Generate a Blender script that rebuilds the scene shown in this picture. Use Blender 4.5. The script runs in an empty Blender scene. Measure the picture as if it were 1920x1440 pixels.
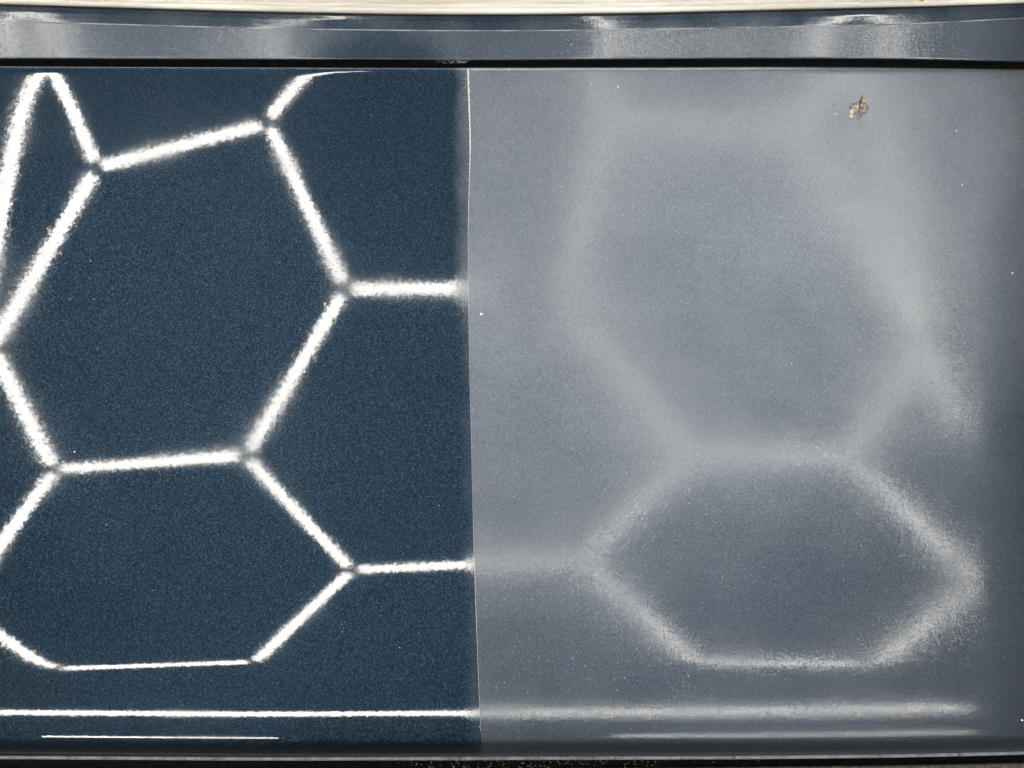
import bpy, bmesh, math, random
from mathutils import Vector, Matrix, noise

random.seed(7)
S = bpy.context.scene
COL = S.collection

# ------------------------------------------------------------------ camera
K = 0.70 / 1920            # metres of bodywork per photo pixel
CAM_H = 0.50               # the lens hangs half a metre above the lid
cam = bpy.data.objects.new('camera', bpy.data.cameras.new('camera'))
COL.objects.link(cam)
cam.location = (0, 0, CAM_H)
cam.rotation_euler = (0, 0, 0)
cam.data.sensor_width = 36
cam.data.lens = 36 * CAM_H / 0.70
cam.data.clip_start = 0.01
cam.data.clip_end = 100
S.camera = cam

# ------------------------------------------------------------------ world (a dim workshop) and exposure
W = bpy.data.worlds.new('World'); S.world = W; W.use_nodes = True
W.node_tree.nodes['Background'].inputs[0].default_value = (0.72, 0.85, 1.0, 1)
W.node_tree.nodes['Background'].inputs[1].default_value = 0.045
S.view_settings.view_transform = 'Standard'
S.view_settings.look = 'None'
S.view_settings.exposure = 0.0
S.view_settings.gamma = 1.0
S.view_settings.use_curve_mapping = False
S.cycles.max_bounces = 4
LAMP = 34.0                # brightness of the light tubes

def X(px, z=0.): return (px - 960) * K * (1 - z / CAM_H)
def Y(py, z=0.): return (720 - py) * K * (1 - z / CAM_H)
def lerp(t, pts):
    if t <= pts[0][0]: return pts[0][1]
    for (a, b), (c, d) in zip(pts, pts[1:]):
        if t <= c: return b + (d - b) * (t - a) / (c - a)
    return pts[-1][1]
def smooth(t, pts):
    """piecewise, eased between knots by averaging a small window"""
    w = 25
    return sum(lerp(t + w * q, pts) for q in (-2, -1, 0, 1, 2)) / 5

def fall(px):
    """the bodywork curves away towards its right-hand corner"""
    d = min(px, 1980) - 1842
    if d <= 0: return 0.
    return (.5 * .0009 * d * d + .0009 * 138 * max(0, px - 1980)) * K

# ------------------------------------------------------------------ helpers
def link(name, mesh, mat, parent=None, shade=True):
    o = bpy.data.objects.new(name, mesh); COL.objects.link(o)
    if mat: mesh.materials.append(mat)
    if parent: o.parent = parent
    if shade:
        for p in mesh.polygons: p.use_smooth = True
    return o
def pydata(name, v, f, mat, parent=None, shade=True):
    m = bpy.data.meshes.new(name); m.from_pydata(v, [], f); m.update()
    return link(name, m, mat, parent, shade)
def tag(o, label=None, cat=None, group=None, kind=None):
    if label: o['label'] = label
    if cat: o['category'] = cat
    if group: o['group'] = group
    if kind: o['kind'] = kind
    return o
def empty(name, loc, label, cat, group=None):
    o = bpy.data.objects.new(name, None); COL.objects.link(o); o.location = loc
    o.empty_display_size = 0.02
    return tag(o, label, cat, group)
def sweep(name, xs, prof, mat, parent=None):
    """prof(px) -> list of (py, z) ; a strip of bodywork running along the picture's width"""
    v = []; f = []; n = None
    for px in xs:
        p = [(a, z - fall(px)) for a, z in prof(px)]; n = len(p)
        v += [(X(px, z), Y(a, z), z) for a, z in p]
    for i in range(len(xs) - 1):
        for j in range(n - 1):
            a = i * n + j
            f.append((a, a + 1, a + n + 1, a + n))
    o = pydata(name, v, f, mat, parent)
    return o
def up(o):
    """make the faces look upwards"""
    bm = bmesh.new(); bm.from_mesh(o.data)
    if sum(f.normal.z * f.calc_area() for f in bm.faces) < 0:
        bmesh.ops.reverse_faces(bm, faces=bm.faces)
    bm.to_mesh(o.data); bm.free(); o.data.update()
    return o

# ------------------------------------------------------------------ materials
class N:
    def __init__(s, name):
        s.m = bpy.data.materials.new(name); s.m.use_nodes = True
        s.t = s.m.node_tree; s.t.nodes.clear()
        s.out = s.n('ShaderNodeOutputMaterial')
        s.co = s.n('ShaderNodeTexCoord').outputs['Object']
    def n(s, typ, **kw):
        x = s.t.nodes.new(typ)
        for a, b in kw.items(): setattr(x, a, b)
        return x
    def put(s, sock, v):
        if v is None: return
        if isinstance(v, bpy.types.NodeSocket): s.t.links.new(v, sock)
        else: sock.default_value = v
    def math(s, op, a, b=None, c=None, clamp=False):
        x = s.n('ShaderNodeMath', operation=op, use_clamp=clamp)
        for i, q in enumerate((a, b, c)): s.put(x.inputs[i], q)
        return x.outputs[0]
    def vec(s, op, a, b=None, scale=None):
        x = s.n('ShaderNodeVectorMath', operation=op)
        s.put(x.inputs[0], a)
        if b is not None: s.put(x.inputs[1], b)
        if scale is not None: s.put(x.inputs['Scale'], scale)
        return x.outputs['Value'] if op in ('LENGTH', 'DISTANCE', 'DOT_PRODUCT') else x.outputs[0]
    def noise(s, scale, detail=2, rough=.5, co=None, out='Fac'):
        x = s.n('ShaderNodeTexNoise', noise_dimensions='2D'); s.put(x.inputs['Vector'], co or s.co)
        x.inputs['Scale'].default_value = scale; x.inputs['Detail'].default_value = detail
        x.inputs['Roughness'].default_value = rough
        return x.outputs[out]
    def ramp(s, v, stops):
        x = s.n('ShaderNodeValToRGB'); s.put(x.inputs[0], v)
        e = x.color_ramp.elements
        while len(e) < len(stops): e.new(.5)
        for q, (p, c) in zip(e, stops):
            q.position = p; q.color = (c, c, c, 1) if not isinstance(c, tuple) else (*c, 1)
        return x.outputs[0]
    def rng(s, v, a, b, c=0., d=1., kind='SMOOTHSTEP'):
        x = s.n('ShaderNodeMapRange', interpolation_type=kind)
        for i, q in enumerate((v, a, b, c, d)): s.put(x.inputs[i], q)
        return x.outputs[0]
    def mix(s, f, a, b, col=False):
        x = s.n('ShaderNodeMix', data_type='RGBA' if col else 'FLOAT')
        i = (0, 6, 7) if col else (0, 2, 3)
        for q, v in zip(i, (f, a, b)): s.put(x.inputs[q], v)
        return x.outputs[2 if col else 0]
    def bump(s, hgt, strength, dist, normal=None):
        x = s.n('ShaderNodeBump'); s.put(x.inputs['Height'], hgt)
        x.inputs['Strength'].default_value = strength; x.inputs['Distance'].default_value = dist
        if normal: s.put(x.inputs['Normal'], normal)
        return x.outputs[0]
    def surf(s, sh): s.t.links.new(sh, s.out.inputs[0]); return s.m

def paint(name, haze):
    """navy metallic paint under clear coat; haze(node maker) -> 0 polished .. 1 chalky"""
    a = N(name)
    hz = haze(a)
    nrm = a.n('ShaderNodeNewGeometry').outputs['Normal']
    # flakes: a random tilt and tone for every cell of well under a millimetre
    cell = []
    for sc in (1550, 2800):
        v = a.n('ShaderNodeTexVoronoi', voronoi_dimensions='2D'); v.inputs['Scale'].default_value = sc
        a.put(v.inputs['Vector'], a.co); cell.append(v.outputs['Color'])
    c0 = a.vec('SUBTRACT', cell[0], (.5, .5, .5)); c1 = a.vec('SUBTRACT', cell[1], (.5, .5, .5))
    fl = a.vec('NORMALIZE', a.vec('ADD', nrm, a.vec('ADD', a.vec('SCALE', c0, scale=.22), a.vec('SCALE', c1, scale=.20))))
    val = a.n('ShaderNodeSeparateColor'); a.put(val.inputs[0], cell[0])
    val2 = a.n('ShaderNodeSeparateColor'); a.put(val2.inputs[0], cell[1])
    tone = a.math('MULTIPLY', a.math('POWER', val.outputs[1], 1.6), a.math('POWER', val2.outputs[1], 1.2))
    base = a.mix(tone, (.0050, .0140, .0270, 1), (.039, .081, .130, 1), col=True)
    # sparkle painted into the colour: a few random flake cells made brighter
    base = a.mix(a.math('GREATER_THAN', val2.outputs[0], .991), base, a.mix(hz, (.085, .125, .17, 1), (.32, .36, .40, 1), col=True), col=True)
    # clear coat: slow orange peel plus a fine grain with a long tail
    nz = a.n('ShaderNodeTexNoise', noise_dimensions='2D'); a.put(nz.inputs['Vector'], a.co)
    nz.inputs['Scale'].default_value = 330; nz.inputs['Detail'].default_value = 1
    peel = a.vec('SCALE', a.vec('SUBTRACT', nz.outputs['Color'], (.5, .5, .5)), scale=a.mix(hz, .0055, .016))
    ln = a.vec('LENGTH', c0)
    grain = a.vec('SCALE', a.vec('ADD', c0, a.vec('SCALE', c1, scale=1.2)), scale=a.math('MULTIPLY', a.math('POWER', ln, 3.), a.mix(hz, .012, .32)))
    cn = a.vec('NORMALIZE', a.vec('ADD', nrm, a.vec('ADD', peel, grain)))
    # weathering mottles the haze
    mott = a.noise(14, 3, .6)
    streak = a.noise(150, 2, .6, a.vec('MULTIPLY', a.co, (.10, 1, 1)))
    hz2 = a.math('MULTIPLY', hz, a.math('MULTIPLY', a.rng(mott, .2, .8, .86, 1.12, 'LINEAR'), a.rng(streak,   .3, .7, .98, 1.02, 'LINEAR')))
    p = a.n('ShaderNodeBsdfPrincipled')
    a.put(p.inputs['Base Color'], base)
    p.inputs['Metallic'].default_value = .9
    p.inputs['Roughness'].default_value = .35
    a.put(p.inputs['Normal'], fl)
    a.put(p.inputs['Coat Weight'], a.mix(hz, 1., 1.))
    p.inputs['Coat IOR'].default_value = 1.46
    a.put(p.inputs['Coat Roughness'], a.math('MULTIPLY', a.mix(a.math('POWER', hz, .5), .033, .132), a.rng(mott, .3, .7, a.mix(hz, .7, .92), a.mix(hz, 1.45, 1.08), 'LINEAR')))
    a.put(p.inputs['Coat Normal'], cn)
    # chalk: scatters broadly, still leaning to the mirror direction
    g = a.n('ShaderNodeBsdfGlossy'); g.inputs['Roughness'].default_value = .43
    a.put(g.inputs['Color'], a.mix(val2.outputs[2], (.168, .194, .234, 1), (.36, .39, .438, 1), col=True))
    d = a.n('ShaderNodeBsdfDiffuse')
    a.put(d.inputs['Color'], a.mix(val2.outputs[2], (.245, .28, .335, 1), (.41, .44, .50, 1), col=True))
    m0 = a.n('ShaderNodeMixShader'); m0.inputs[0].default_value = .17
    a.t.links.new(g.outputs[0], m0.inputs[1]); a.t.links.new(d.outputs[0], m0.inputs[2])
    mx = a.n('ShaderNodeMixShader')
    a.put(mx.inputs[0], a.math('MULTIPLY', hz2, HAZE))
    a.t.links.new(p.outputs[0], mx.inputs[1]); a.t.links.new(m0.outputs[0], mx.inputs[2])
    return a.surf(mx.outputs[0])
HAZE = .44

EDGE = [(60, 877), (127, 878), (200, 880), (250, 883), (300, 882), (380, 879), (460, 878), (640, 880), (900, 886), (1060, 890), (1280, 898), (1420, 904)]
def edge_x(py): return smooth(py, EDGE)

def haze_polished(a):
    sx = a.n('ShaderNodeSeparateXYZ'); a.put(sx.inputs[0], a.co)
    # the buffed field thins out over the last couple of centimetres before the masked edge
    line = a.math('ADD', a.math('MULTIPLY', sx.outputs[1], -.0185), X(886))
    dist = a.math('SUBTRACT', line, sx.outputs[0])
    wob = a.math('MULTIPLY', a.math('SUBTRACT', a.noise(45, 2), .5), .012)
    dist = a.math('ADD', dist, wob)
    near = a.math('MULTIPLY', a.rng(dist, .0, .012, .5, 0.), a.rng(sx.outputs[1], Y(900), Y(200), .25, 1.))
    swirl = a.rng(a.noise(9, 3), .45, .8, 0., .02)
    return a.math('MAXIMUM', near, swirl)
def haze_dull(a):
    # the flat of the lid has weathered hardest; the rolled front edge keeps more of its gloss
    sx = a.n('ShaderNodeSeparateXYZ'); a.put(sx.inputs[0], a.co)
    yy = a.math('ADD', sx.outputs[1], a.math('MULTIPLY', a.math('SUBTRACT', a.noise(7, 2), .5), .12))
    yy = a.math('SUBTRACT', yy, a.math('MULTIPLY', a.math('SUBTRACT', sx.outputs[0], X(1150)), .50))
    return a.rng(yy, Y(1400), Y(560), .38, 1.)
def haze_upper(a):
    c = a.vec('SUBTRACT', a.co, (X(715), Y(190), 0))
    c = a.vec('MULTIPLY', c, (1, 1, 0))
    r = a.math('ADD', a.vec('LENGTH', c), a.math('MULTIPLY', a.math('SUBTRACT', a.noise(60, 3), .5), .012))
    return a.rng(r, .036, .066, .10, .44)
def haze_flange(a):
    v = a.noise(30, 3)
    return a.rng(v, .3, .7, .10, .30)

M_POL = paint('polished_navy_paint', haze_polished)
M_DULL = paint('oxidised_navy_paint', haze_dull)
M_UP = paint('half_polished_navy_paint', haze_upper)
M_FLANGE = paint('worn_navy_paint', haze_flange)

def simple(name, c1, c2, sc, rough, bump=0., dist=.0003, detail=4, stretch=None, metallic=0., spec=.5):
    a = N(name); co = a.co
    if stretch: co = a.vec('MULTIPLY', a.co, stretch)
    v = a.noise(sc, detail, .6, co)
    p = a.n('ShaderNodeBsdfPrincipled')
    a.put(p.inputs['Base Color'], a.mix(a.rng(v, .3, .7), (*c1, 1), (*c2, 1), col=True))
    p.inputs['Roughness'].default_value = rough; p.inputs['Metallic'].default_value = metallic
    p.inputs['Specular IOR Level'].default_value = spec
    if bump: a.put(p.inputs['Normal'], a.bump(v, bump, dist))
    return a.surf(p.outputs[0])
M_BLACK = simple('black_gap', (.004, .004, .004), (.012, .011, .010), 200, .7, spec=.2)
M_SEAL = simple('grey_seal', (.11, .135, .17), (.18, .205, .25), 140, .6, .3)
M_CREAM = simple('cream_trim', (.42, .40, .345), (.62, .61, .575), 60, .45, .3, .0004, 5, (.12, 2.2, 1))
M_DIRT = simple('brown_dirt', (.05, .043, .028), (.16, .135, .09), 700, .95, .5, spec=.1)
M_CRUMB = simple('pale_crumbs', (.06, .042, .025), (.26, .21, .15), 500, .95, .4, spec=.1)
M_LOW = simple('grimy_lower_panel', (.025, .022, .019), (.075, .065, .052), 260, .6, .3)
M_WHITE = simple('white_speck', (.75, .75, .72), (.9, .9, .88), 900, .5)
M_RUST = simple('orange_rust', (.35, .13, .02), (.55, .27, .07), 900, .8, .4)
M_RES = simple('dried_polish', (.35, .33, .29), (.75, .72, .66), 900, .5, .5, .0003)
M_CONN = simple('grey_plastic', (.6, .6, .6), (.7, .7, .7), 50, .5)
def mud():
    a = N('dried_mud')
    v = a.noise(330, 4, .65); w = a.noise(190, 2, .5, a.vec('ADD', a.co, (3, 1, 2)))
    c = a.ramp(v, [(.30, (.04, .035, .032)), (.44, (.17, .135, .115)), (.56, (.36, .31, .265)), (.72, (.60, .54, .47))])
    c = a.mix(a.rng(w, .5, .64), c, (.12, .10, .085, 1), col=True)
    p = a.n('ShaderNodeBsdfPrincipled'); a.put(p.inputs['Base Color'], c); p.inputs['Roughness'].default_value = .9
    a.put(p.inputs['Normal'], a.bump(v, .6, .0006))
    return a.surf(p.outputs[0])
M_MUD = mud()
M_EDGE_GLINT = simple('painted_edge_glint', (.12, .13, .15), (.34, .35, .37), 45, .35, detail=3, stretch=(1, .2, 1))  # bright highlight of the crease painted in as pale grey
def lamp_mat():
    a = N('light_tube_glow'); e = a.n('ShaderNodeEmission')
    e.inputs[0].default_value = (1, .955, .875, 1); e.inputs[1].default_value = LAMP
    return a.surf(e.outputs[0])
M_LAMP = lamp_mat()

# ------------------------------------------------------------------ the lid: gently crowned, rolled over at both edges
TAB = [(118, -6), (126, -2.2), (126.8, -.365), (129.6, -.332), (131, -.15), (134, -.06), (142, -.02), (200, -.005), (300, 0), (865, 0),
       (1070, .044), (1240, .106), (1300, .178), (1318, .203), (1345, .240), (1362, .315), (1373, .366), (1380, .388), (1384, .47), (1390, .80), (1398, 1.35), (1406, 2.1), (1413, 3.2)]
rows = [126, 126.8, 127.5, 128.4, 129.3, 130, 131, 132.5, 134, 136, 139, 143, 150, 160, 175] + list(range(190, 860, 12)) + list(range(860, 1300, 6)) \
     + list(range(1300, 1380, 2)) + list(range(1380, 1414, 1))
zz = {}; z = 0; prev = 600
for r in sorted([q for q in rows if q >= 600]):
    z -= lerp((r + prev) / 2, TAB) * (r - prev) * K; zz[r] = z; prev = r
z = 0; prev = 600
for r in sorted([q for q in rows if q < 600], reverse=True):
    z -= lerp((r + prev) / 2, TAB) * (r - prev) * K; zz[r] = z; prev = r
rows = sorted(rows)
lid_prof = [(124.4, zz[126] - .014), (124.7, zz[126] - .006), (125.2, zz[126] - .0016)] + [(r, zz[r]) for r in rows] + [(1414.3, zz[1413] - .0015), (1414.2, zz[1413] - .004), (1413, zz[1413] - .012)]
TOP = [(-300, 124), (0, 124), (480, 126), (900, 127.5), (1200, 127), (1440, 126), (1680, 127.5), (1920, 131.5), (2200, 137)]
BOT = [(-300, 1416), (0, 1418), (480, 1421), (900, 1420), (1200, 1419), (1440, 1418), (1700, 1415), (1920, 1410), (2200, 1403)]
def lid_y(px, py):
    """follow the slightly bowed top and bottom edges"""
    dt = smooth(px, TOP) - 126; db = smooth(px, BOT) - 1415
    wt = max(0, 1 - max(0, py - 126) / 200); wb = max(0, 1 - max(0, 1415 - py) / 160)
    return py + dt * wt + db * wb
lid = empty('car_lid', (0, 0, 0), 'dark navy painted lid, left half polished to a mirror, right half oxidised and hazy', 'car panel')
def lid_half(name, mat, u0, u1, left):
    v = []; f = []; n = len(lid_prof)
    us = [i / 90 for i in range(91)]
    for u in us:
        for py, z in lid_prof:
            e = edge_x(py)
            px = (-330 + (e + 330) * u) if left else (e + (2250 - e) * u)
            z -= fall(px); v.append((X(px, z), Y(lid_y(px, py), z), z))
    for i in range(90):
        for j in range(n - 1):
            a = i * n + j; f.append((a, a + 1, a + n + 1, a + n))
    return up(pydata(name, v, f, mat, lid))
pol = tag(lid_half('polished_paint', M_POL, 0, 1, True), 'glossy dark navy paint mirroring white light tubes')
dul = tag(lid_half('oxidised_paint', M_DULL, 0, 1, False), 'chalky grey-blue oxidised paint with blurred reflections')
# ridge of dried polish along the masked edge
def lid_z(py):
    return lerp(py, lid_prof)
rv = []; rf = []; cnt = 0
prs = [128 + 2.5 * i for i in range(int((1372 - 128) / 2.5))]
for i, py in enumerate(prs):
    e = edge_x(py) - .6
    nz = noise.noise((py * .11, 1, 0)) * .5 + noise.noise((py * .31, 4, 0)) * .4
    w = lerp(py, [(128, 1.7), (200, 1.5), (300, 1.0), (350, .6), (480, .28), (900, .22), (1150, .4), (1330, .3), (1372, .2)]) * (1 + .5 * nz)
    hgt = w * K * .55
    z0 = lid_z(py); yy = Y(lid_y(e, py), z0)
    j = nz * .5
    rv += [(X(e + j - w, z0), yy, z0 - .00005), (X(e + j - w * .4, z0), yy, z0 + hgt), (X(e + j + w * .4, z0), yy, z0 + hgt), (X(e + j + w, z0), yy, z0 - .00005)]
for i in range(len(prs) - 1):
    for j in range(3):
        a = i * 4 + j; rf.append((a, a + 1, a + 5, a + 4))
tag(up(pydata('polish_residue', rv, rf, M_RES, lid)), 'thin pale line of dried polish between the two halves')

# ------------------------------------------------------------------ panel above the lid
GAP = [(-300, 111), (0, 111), (480, 112.5), (900, 114), (1200, 112), (1440, 110.5), (1700, 112), (1920, 117), (2200, 123)]
CREASE = [(-300, 28), (0, 39), (240, 46), (480, 53), (760, 57), (960, 57.5), (1200, 55.5), (1440, 51), (1680, 45.5), (1800, 40), (1920, 33.5), (2200, 14)]
CREAM = [(-300, -6), (0, 6), (240, 13), (480, 20), (760, 25), (960, 25.5), (1200, 22.5), (1440, 17), (1680, 11.5), (1800, 8.5), (1920, 4), (2200, -8)]
xs = list(range(-330, 2260, 14))
upper = empty('upper_body_panel', (0, Y(60), 0), 'narrow navy body panel above the black gap, with stepped crease line', 'car panel')
def up_prof(px):
    g = smooth(px, GAP); c = smooth(px, CREASE)
    p = [(g + .9, -.016), (g + .7, -.008), (g + .3, -.0035), (g - .3, -.0016), (g - 1., -.0008), (g - 2, -.0003), (g - 3, -.00008), (g - 4, 0)]
    L = g - 4 - (c + 1.2)
    for i in range(1, 25):
        t = i / 24
        # tilted a little to the lens, levelling off towards the crease
        sl = .035 + .02 * t
        zprev = p[-1][1]
        p.append((g - 4 - L * t, zprev + sl * (L / 24) * K))
    return p
up_face = up(sweep('lower_face', xs, up_prof, M_UP, upper)); up_face.location = (0, -Y(60), 0)
ztop = up_prof(960)[-1][1]
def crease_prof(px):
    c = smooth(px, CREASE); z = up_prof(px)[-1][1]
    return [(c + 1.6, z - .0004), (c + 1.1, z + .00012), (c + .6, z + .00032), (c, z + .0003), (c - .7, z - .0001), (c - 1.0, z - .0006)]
cl = tag(up(sweep('crease_line', xs, crease_prof, M_EDGE_GLINT, upper)), 'crease line with its highlight painted on in pale grey'); cl.location = (0, -Y(60), 0)
def fl_prof(px):
    c = smooth(px, CREASE); t1 = smooth(px, CREAM); z = up_prof(px)[-1][1] - .0002
    p = []; n = 60; yy = c - .3; st = (c - .3 - (t1 - 3)) / n
    for i in range(n + 1):
        t = i / n
        p.append((yy, z))
        sl = .06 - .115 * t
        if t > .70: sl = -.10
        if t > .735: sl = -.30 - .03 * (t - .735) / .07
        if t > .805: sl = -.6
        sl += .022 * math.exp(-((t - .40) / .06) ** 2) - .022 * math.exp(-((t - .58) / .06) ** 2)   # pressed bead
        z += sl * st * K; yy -= st
    return p
fl = up(sweep('rolled_flange', xs, fl_prof, M_FLANGE, upper)); fl.location = (0, -Y(60), 0)

# the shadowed channels: under both gaps
bed = empty('gap_channel', (0, Y(118), -.02), 'black shadowed channel between the lid and the panel above', 'gap')
v = []; f = []
def slab(name, y0, y1, z0, z1, mat, parent, off):
    a = [(X(-330), Y(y0, z0), z0), (X(2260), Y(y0, z0), z0), (X(2260), Y(y1, z1), z1), (X(-330), Y(y1, z1), z1)]
    a = [(p[0] - off[0], p[1] - off[1], p[2] - off[2]) for p in a]
    return up(pydata(name, a, [(0, 1, 2, 3)], mat, parent, False))
slab('channel_floor', 95, 145, -.016, -.016, M_BLACK, bed, (0, Y(118), -.02))

# ------------------------------------------------------------------ cream strip at the very top
cream = empty('cream_trim_strip', (0, Y(0), .002), 'cream weathered strip with fine lengthwise streaks along the top edge', 'trim strip')
def cr_prof(px):
    t = smooth(px, CREAM); p = []
    b = noise.noise((px * .006, 2, 0)) * .8
    ridges = [(2.2, -.004), (1.6, .0008), (.4, .0020), (-1.5, .0027), (-4, .0030), (-7, .0030), (-9, .0024 + .0003 * b), (-11, .0031), (-15, .0034), (-17, .0032 - .0003 * b),
              (-19, .0036), (-26, .0042), (-30, .0040), (-33, .0045), (-50, .0058), (-90, .007), (-160, .007)]
    for q, (d, z) in enumerate(ridges):
        w = noise.noise((px * .004 + q * 3.7, q, 0)) * (1.3 if d < -3 else .35)
        p.append((t + d + w, z + ztop))
    return p
up(sweep('strip', xs, cr_prof, M_CREAM, cream)).location = (0, -Y(0), -.002)
def cd_prof(px):
    t = smooth(px, CREAM); w = 1.5 + noise.noise((px * .02, 7, 0)) * .6 + noise.noise((px * .11, 9, 0)) * .5
    z = ztop - .0012
    return [(t + 2.2 + w, z - .0003), (t + 1.4 + w, z + .0009), (t + .6, z + .0018), (t - .6, z + .0030), (t - 1.2, z + .002)]
tag(up(sweep('grime_line', xs[::1], cd_prof, M_DIRT, cream)), 'brown grime along the lower edge of the cream strip').location = (0, -Y(0), -.002)

# ------------------------------------------------------------------ below the lid: grey seal, dark gap, grimy panel
seal = empty('grey_seal_strip', (0, Y(1421), -.03), 'thin grey seal strip, dirt-flecked, below the rolled edge of the lid', 'seal')
zb = zz[1413]
def seal_prof(px):
    b = smooth(px, BOT)
    j = noise.noise((px * .09, 3, 0)) * .4 + noise.noise((px * .4, 3, 2)) * .25
    return [(b - 3, zb - .006), (b, zb - .0052), (b + 4.6 + j, zb - .005), (b + 5.2 + j, zb - .007), (b + 5.3 + j, zb - .03)]
up(sweep('strip', list(range(-330, 2260, 6)), seal_prof, M_SEAL, seal)).location = (0, -Y(1421), .03)
slab('gap_floor', 1405, 1600, zb - .03, zb - .03, M_BLACK, seal, (0, Y(1421), -.03))
low = empty('lower_body_panel', (0, Y(1450), zb - .01), 'grimy brown-grey panel edge at the bottom right below the dark gap', 'car panel')
LOW = [(-300, 1452), (0, 1449), (480, 1446), (900, 1441), (1200, 1440), (1440, 1437), (1700, 1434), (1920, 1429.5), (2200, 1424)]
def low_prof(px):
    l = smooth(px, LOW) + noise.noise((px * .05, 11, 0)) * .8
    return [(l, zb - .03), (l + .3, zb - .014), (l + 1.5, zb - .012), (l + 4, zb - .0112), (l + 25, zb - .011), (l + 40, zb - .020)]
up(sweep('edge_face', list(range(-330, 2260, 8)), low_prof, M_LOW, low)).location = (0, -Y(1450), -(zb - .01))

# ------------------------------------------------------------------ crumbs, specks, mud
def blob_mesh(name, spots, sub=1, amp=.35, seed=0):
    bm = bmesh.new()
    for (x, y, z, rx, ry, rz) in spots:
        r = bmesh.ops.create_icosphere(bm, subdivisions=sub, radius=1)
        ang = random.random() * 6.28
        for vtx in r['verts']:
            c = vtx.co
            k = 1 + amp * noise.noise((c.x * 1.7 + x * 900 + seed, c.y * 1.7 + y * 900, c.z * 1.7 + seed))
            p = Vector((c.x * rx * k, c.y * ry * k, c.z * rz * k))
            vtx.co = Vector((x, y, z)) + p
    m = bpy.data.meshes.new(name); bm.to_mesh(m); bm.free()
    return m
def at_lid(px, py):
    z = lid_z(py) - fall(px); return (X(px, z), Y(lid_y(px, py), z), z)

# dirt packed on the seal
spots = []
for cx, wd, n in ((135, 22, 14), (205, 26, 8), (330, 24, 12), (408, 20, 12), (570, 26, 22), (690, 15, 14), (858, 14, 24), (918, 26, 40), (1005, 18, 24), (1085, 40, 46), (1160, 20, 30), (1278, 8, 8), (1375, 12, 12), (1402, 14, 10), (1650, 4, 6), (1800, 5, 9), (380, 10, 6), (450, 14, 9)):
    for i in range(n):
        px = cx + random.gauss(0, wd * .5); b = smooth(px, BOT)
        s = random.uniform(.5, 1.5) * K
        zs = zb - .0048
        spots.append((X(px, zs), Y(b + random.uniform(.3, 5.5), zs), zs, s * 1.3, s, s * .7))
for i in range(150):
    px = random.choice((random.gauss(960, 90), random.uniform(500, 1440), random.uniform(780, 1240))); b = smooth(px, BOT)
    s = random.uniform(.4, 1.6) * K
    zs = zb - .012
    spots.append((X(px, zs), Y(b + random.uniform(7, 22), zs), zs, s * 1.2, s, s * .8))
o = link('dirt_crumbs', blob_mesh('dirt_crumbs', spots, 1, .5), M_CRUMB)
tag(o, 'brown dirt crumbs packed along the grey seal and dark gap', 'dirt', kind='stuff')

# dust in the upper gap near the masked edge, and sparse dust over the paint
spots = []
for i in range(70):
    px = 878 - abs(random.gauss(0, 28)); s = random.uniform(.25, .6) * K
    spots.append((X(px), Y(smooth(px, GAP) + random.uniform(-2, 3)), -.0012 + random.uniform(-.001, .001), s, s, s))
for i in range(90):
    py = 130 + 210 * random.random() ** 1.3; px = edge_x(py) - 1 - abs(random.gauss(0, 5)); s = random.uniform(.2, .5) * K
    x, y, z = at_lid(px, py); spots.append((x, y, z + s * .3, s, s, s * .6))
for i in range(300):
    px = random.uniform(900, 1915) if random.random() < .75 else random.uniform(5, 860)
    py = random.uniform(140, 1395)
    if random.random() < .35: px, py = random.gauss(1150, 160), random.gauss(1310, 60)
    if py > 1400 or py < 135 or px > 2000: continue
    x, y, z = at_lid(px, py); s = random.choice((.35, .4, .5, .5, .65)) * K
    spots.append((x, y, z + s * .3, s, s, s * .6))
o = link('dust_specks', blob_mesh('dust_specks', spots, 1, .3), M_WHITE)
tag(o, 'tiny pale dust specks scattered over the paint', 'dust', kind='stuff')

def speck(px, py, r, label, mat=M_WHITE, name='white_speck', cat='speck', shape=None):
    x, y, z = at_lid(px, py)
    sp = shape or [(0, 0, r * K * .35, r * K, r * K * .85, r * K * .6)]
    o = link(name, blob_mesh(name, sp, 2, .35, px), mat); o.location = (x, y, z)
    return tag(o, label, cat)
speck(902, 589, 2.6, 'white grain of dirt just right of the masked edge')
q = K
speck(610, 570, 3, 'small white C-shaped speck left of the mirrored tube joint',
      shape=[(-.6*q, -1.6*q, .3*q, 1.4*q, 1.2*q, .9*q), (-1.4*q, .2*q, .3*q, 1.0*q, 1.7*q, .9*q), (.2*q, 2.0*q, .3*q, 1.3*q, .7*q, .7*q), (1.3*q, 1.7*q, .2*q, .6*q, .6*q, .5*q)])
speck(1898, 512, 1.9, 'white grain at the far right edge of the hazy paint')
speck(1159, 162, 1.6, 'white grain under the black gap on the hazy paint')
speck(1566, 214, 1.3, 'white grain left of the dried mud splat')
speck(1793, 244, 1.5, 'white grain to the right of the mud splat')
speck(1804, 346, 1.4, 'white grain farther right and below the mud splat')
speck(140, 847, 1.4, 'white grain above the lower left mirrored tube on polished paint')
speck(1916, 1353, 2.0, 'white grain at the lower right edge of the lid')
speck(285, 277, 2.3, 'dark chip in the brightest mirrored tube at upper left', simple('dark_chip', (.02, .02, .02), (.1, .08, .07), 900, .8), 'paint_chip', 'chip',
      [(0, .6*q, .1*q, 2.0*q, 1.6*q, .5*q), (.4*q, -1.4*q, .1*q, .9*q, 1.3*q, .5*q)])
speck(1562, 195, 1.5, 'dark fleck beside the dried mud splat', simple('dark_fleck', (.05, .05, .05), (.1, .1, .1), 900, .8), 'dark_fleck', 'speck')

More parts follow.
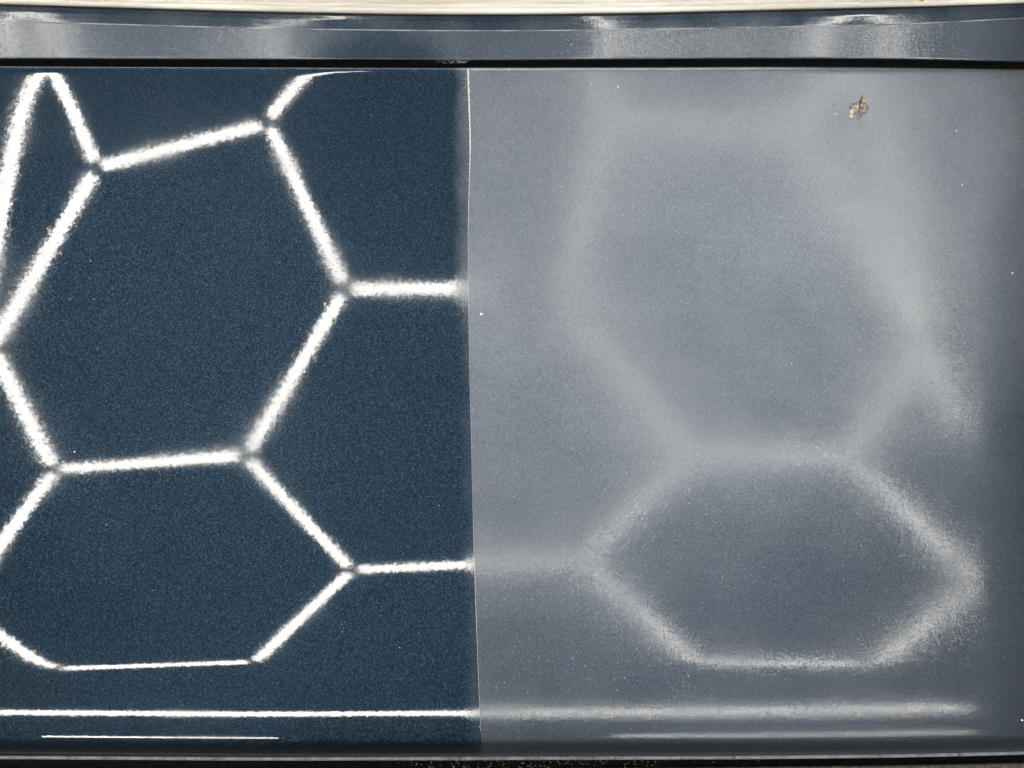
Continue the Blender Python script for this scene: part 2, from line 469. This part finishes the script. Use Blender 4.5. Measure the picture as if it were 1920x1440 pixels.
mudx, mudy, mudz = at_lid(1608, 205)
mo = empty('mud_splat', (mudx, mudy, mudz), 'dried beige and brown mud splat on the upper right of the hazy paint', 'mud splat')
def mp(list_): return [((px - 1608) * K, -(py - 205) * K, zq * K, rx * K, ry * K, rz * K) for px, py, zq, rx, ry, rz in list_]
link('crust', blob_mesh('crust', mp([(1617, 184, 1, 2.6, 4.5, 2.2), (1616, 192, 1.5, 5, 5.5, 3.2), (1622, 199, 1.2, 5.5, 5.5, 3), (1608, 198, 1.5, 7, 5.5, 3.6), (1599, 200, 1.2, 5.5, 6.5, 3.2),
     (1603, 206, 1.5, 6.5, 6, 3.4), (1613, 204, 1.8, 7, 5, 3.8), (1621, 207, 1, 4.5, 5, 2.5), (1611, 201, 1.2, 11, 7.5, 2.6), (1602, 203, 1, 7.5, 8, 2.6), (1619, 201, 1, 8, 7.5, 2.6)]), 3, .5, 3), M_MUD, mo)
tag(link('pale_lump', blob_mesh('pale_lump', mp([(1595, 218, 1, 3.6, 4.2, 2.4), (1596, 211, .8, 2.6, 4, 2)]), 3, .4, 9), simple('pale_mud', (.50, .42, .34), (.68, .60, .52), 500, .9, .4), mo), 'pale lump at the lower left of the splat')
tag(link('stain', blob_mesh('stain', mp([(1612, 215, .1, 6, 4, .7), (1610, 221, .05, 3.6, 3, .5), (1611, 233, .1, 2.6, 4.5, .5), (1615, 247, .05, .5, 7, .25)]), 2, .5, 5), simple('mud_stain', (.10, .095, .085), (.24, .22, .19), 500, .9), mo), 'thin greyish stain running down from the splat')
rx_ = 1722
o = link('rust_crumb', blob_mesh('rust_crumb', [(0, 0, 0, 3.2*K, 1.6*K, 1*K), (2.4*K, .6*K, 0, 2.4*K, 1.1*K, .8*K), (-2*K, 1.2*K, 0, 1.4*K, 1.7*K, .8*K)], 2, .6), M_RUST)
o.location = (X(rx_), Y(smooth(rx_, CREAM) - 4), ztop + .0032)
tag(o, 'orange rust crumb on the cream strip at upper right', 'crumb')

# ------------------------------------------------------------------ ceiling lamps mirrored in the paint: joined tubes in a hexagon grid
CEIL = 1.5
P = dict(A=(-1.135, .591), B=(-.669, .724), C=(-.455, .26), D=(-.726, -.194), E=(-1.248, -.243), F=(-1.422, .099), F2=(-1.475, .04),
         G=(-.446, -.651), H=(-.766, -1.153), I=(-1.367, -1.224), J=(-1.576, -.834),
         T1=(-1.30, 1.00), T2=(-.42, 1.22), T3=(.22, 1.25), T5=(.95, 1.03),
         L=(.193, -.607), TL=(.481, -.197), TR=(.919, -.197), R=(1.305, -.703), BR=(1.077, -1.176), BL=(.553, -1.16),
         Lf=(.146, .219), Kn=(-.03, .262), Pp=(.256, .738), Q=(.775, .693), Rt=(1.13, .117), Bd=(1.24, -.15))
EDG = ['AB', 'BC', 'CD', 'DE', 'EF', 'FA', 'DG', 'GH', 'HI', 'IJ', 'JE', ('A', 'T1'), ('T1', 'F2'), ('B', 'T2'),
       ('C', 'Kn'), ('G', 'L'), ('L', 'TL'), ('TL', 'TR'), ('TR', 'R'), ('R', 'BR'), ('BR', 'BL'), ('BL', 'L'),
       ('TL', 'Lf'), ('Lf', 'Pp'), ('Pp', 'Q'), ('Q', 'Rt'), ('Rt', 'TR'), ('Q', 'T5'), ('T5', 'Rt'), ('Rt', 'Bd'), ('Pp', 'T3')]
grid = empty('hexagon_light_grid', (0, 0, CEIL), 'overhead grid of white hexagonal light tubes, seen mirrored in the paint', 'ceiling light')
unit = None
def tube(a, b, gap, parent, rad=.0158, zc=CEIL):
    global unit
    a = Vector((*a, zc)); b = Vector((*b, zc)); d = (b - a)
    if unit is None:
        bm = bmesh.new(); bmesh.ops.create_cone(bm, cap_ends=True, segments=8, radius1=1, radius2=1, depth=1)
        unit = bpy.data.meshes.new('light_tube'); bm.to_mesh(unit); bm.free(); unit.materials.append(M_LAMP)
        for p in unit.polygons: p.use_smooth = True
    o = bpy.data.objects.new('light_tube', unit); COL.objects.link(o)
    o.parent = parent
    o.location = (a + b) / 2 - parent.location
    o.rotation_mode = 'QUATERNION'; o.rotation_quaternion = d.to_track_quat('Z', 'Y')
    o.scale = (rad, rad, d.length - 2 * gap)
    return o
for e in EDG: tube(P[e[0]], P[e[1]], .023, grid)
cm = blob_mesh('connector', [(0, 0, 0, .024, .024, .022)], 2, 0)
cm.materials.append(M_CONN)
for n_, p in P.items():
    o = bpy.data.objects.new('connector', cm); COL.objects.link(o); o.parent = grid; o.location = (*p, .004)
B_Y, C_Y1, C_Y2 = -1.82, -2.89, -2.86
def batten(label, pts, rad=.024):
    c = ((pts[0][0] + pts[-1][0]) / 2, (pts[0][1] + pts[-1][1]) / 2)
    g = empty('batten_light', (*c, CEIL), label, 'ceiling light', 'straight ceiling lights')
    for a, b in zip(pts, pts[1:]): tube(a, b, .004, g, rad)
batten('long straight white ceiling light, mirrored as the upper bright line at the lid bottom', [(-2.1, B_Y), (-1.0, B_Y), (.3, B_Y + .01), (1.55, B_Y + .03)])
batten('straight white ceiling light mirrored in the rolled edge at lower left', [(-2.1, C_Y1), (-1.04, C_Y1)], .018)
batten('straight white ceiling light mirrored in the rolled edge at lower right', [(.45, C_Y2), (2.06, C_Y2)], .018)
batten('added unseen light tube mirrored as hairlines along the upper panel edges', [(-2.6, 3.0), (-1.3, 3.0), (0, 3.0), (1.3, 3.0)], .11)  # thick light added to draw bright hairlines on the upper edges
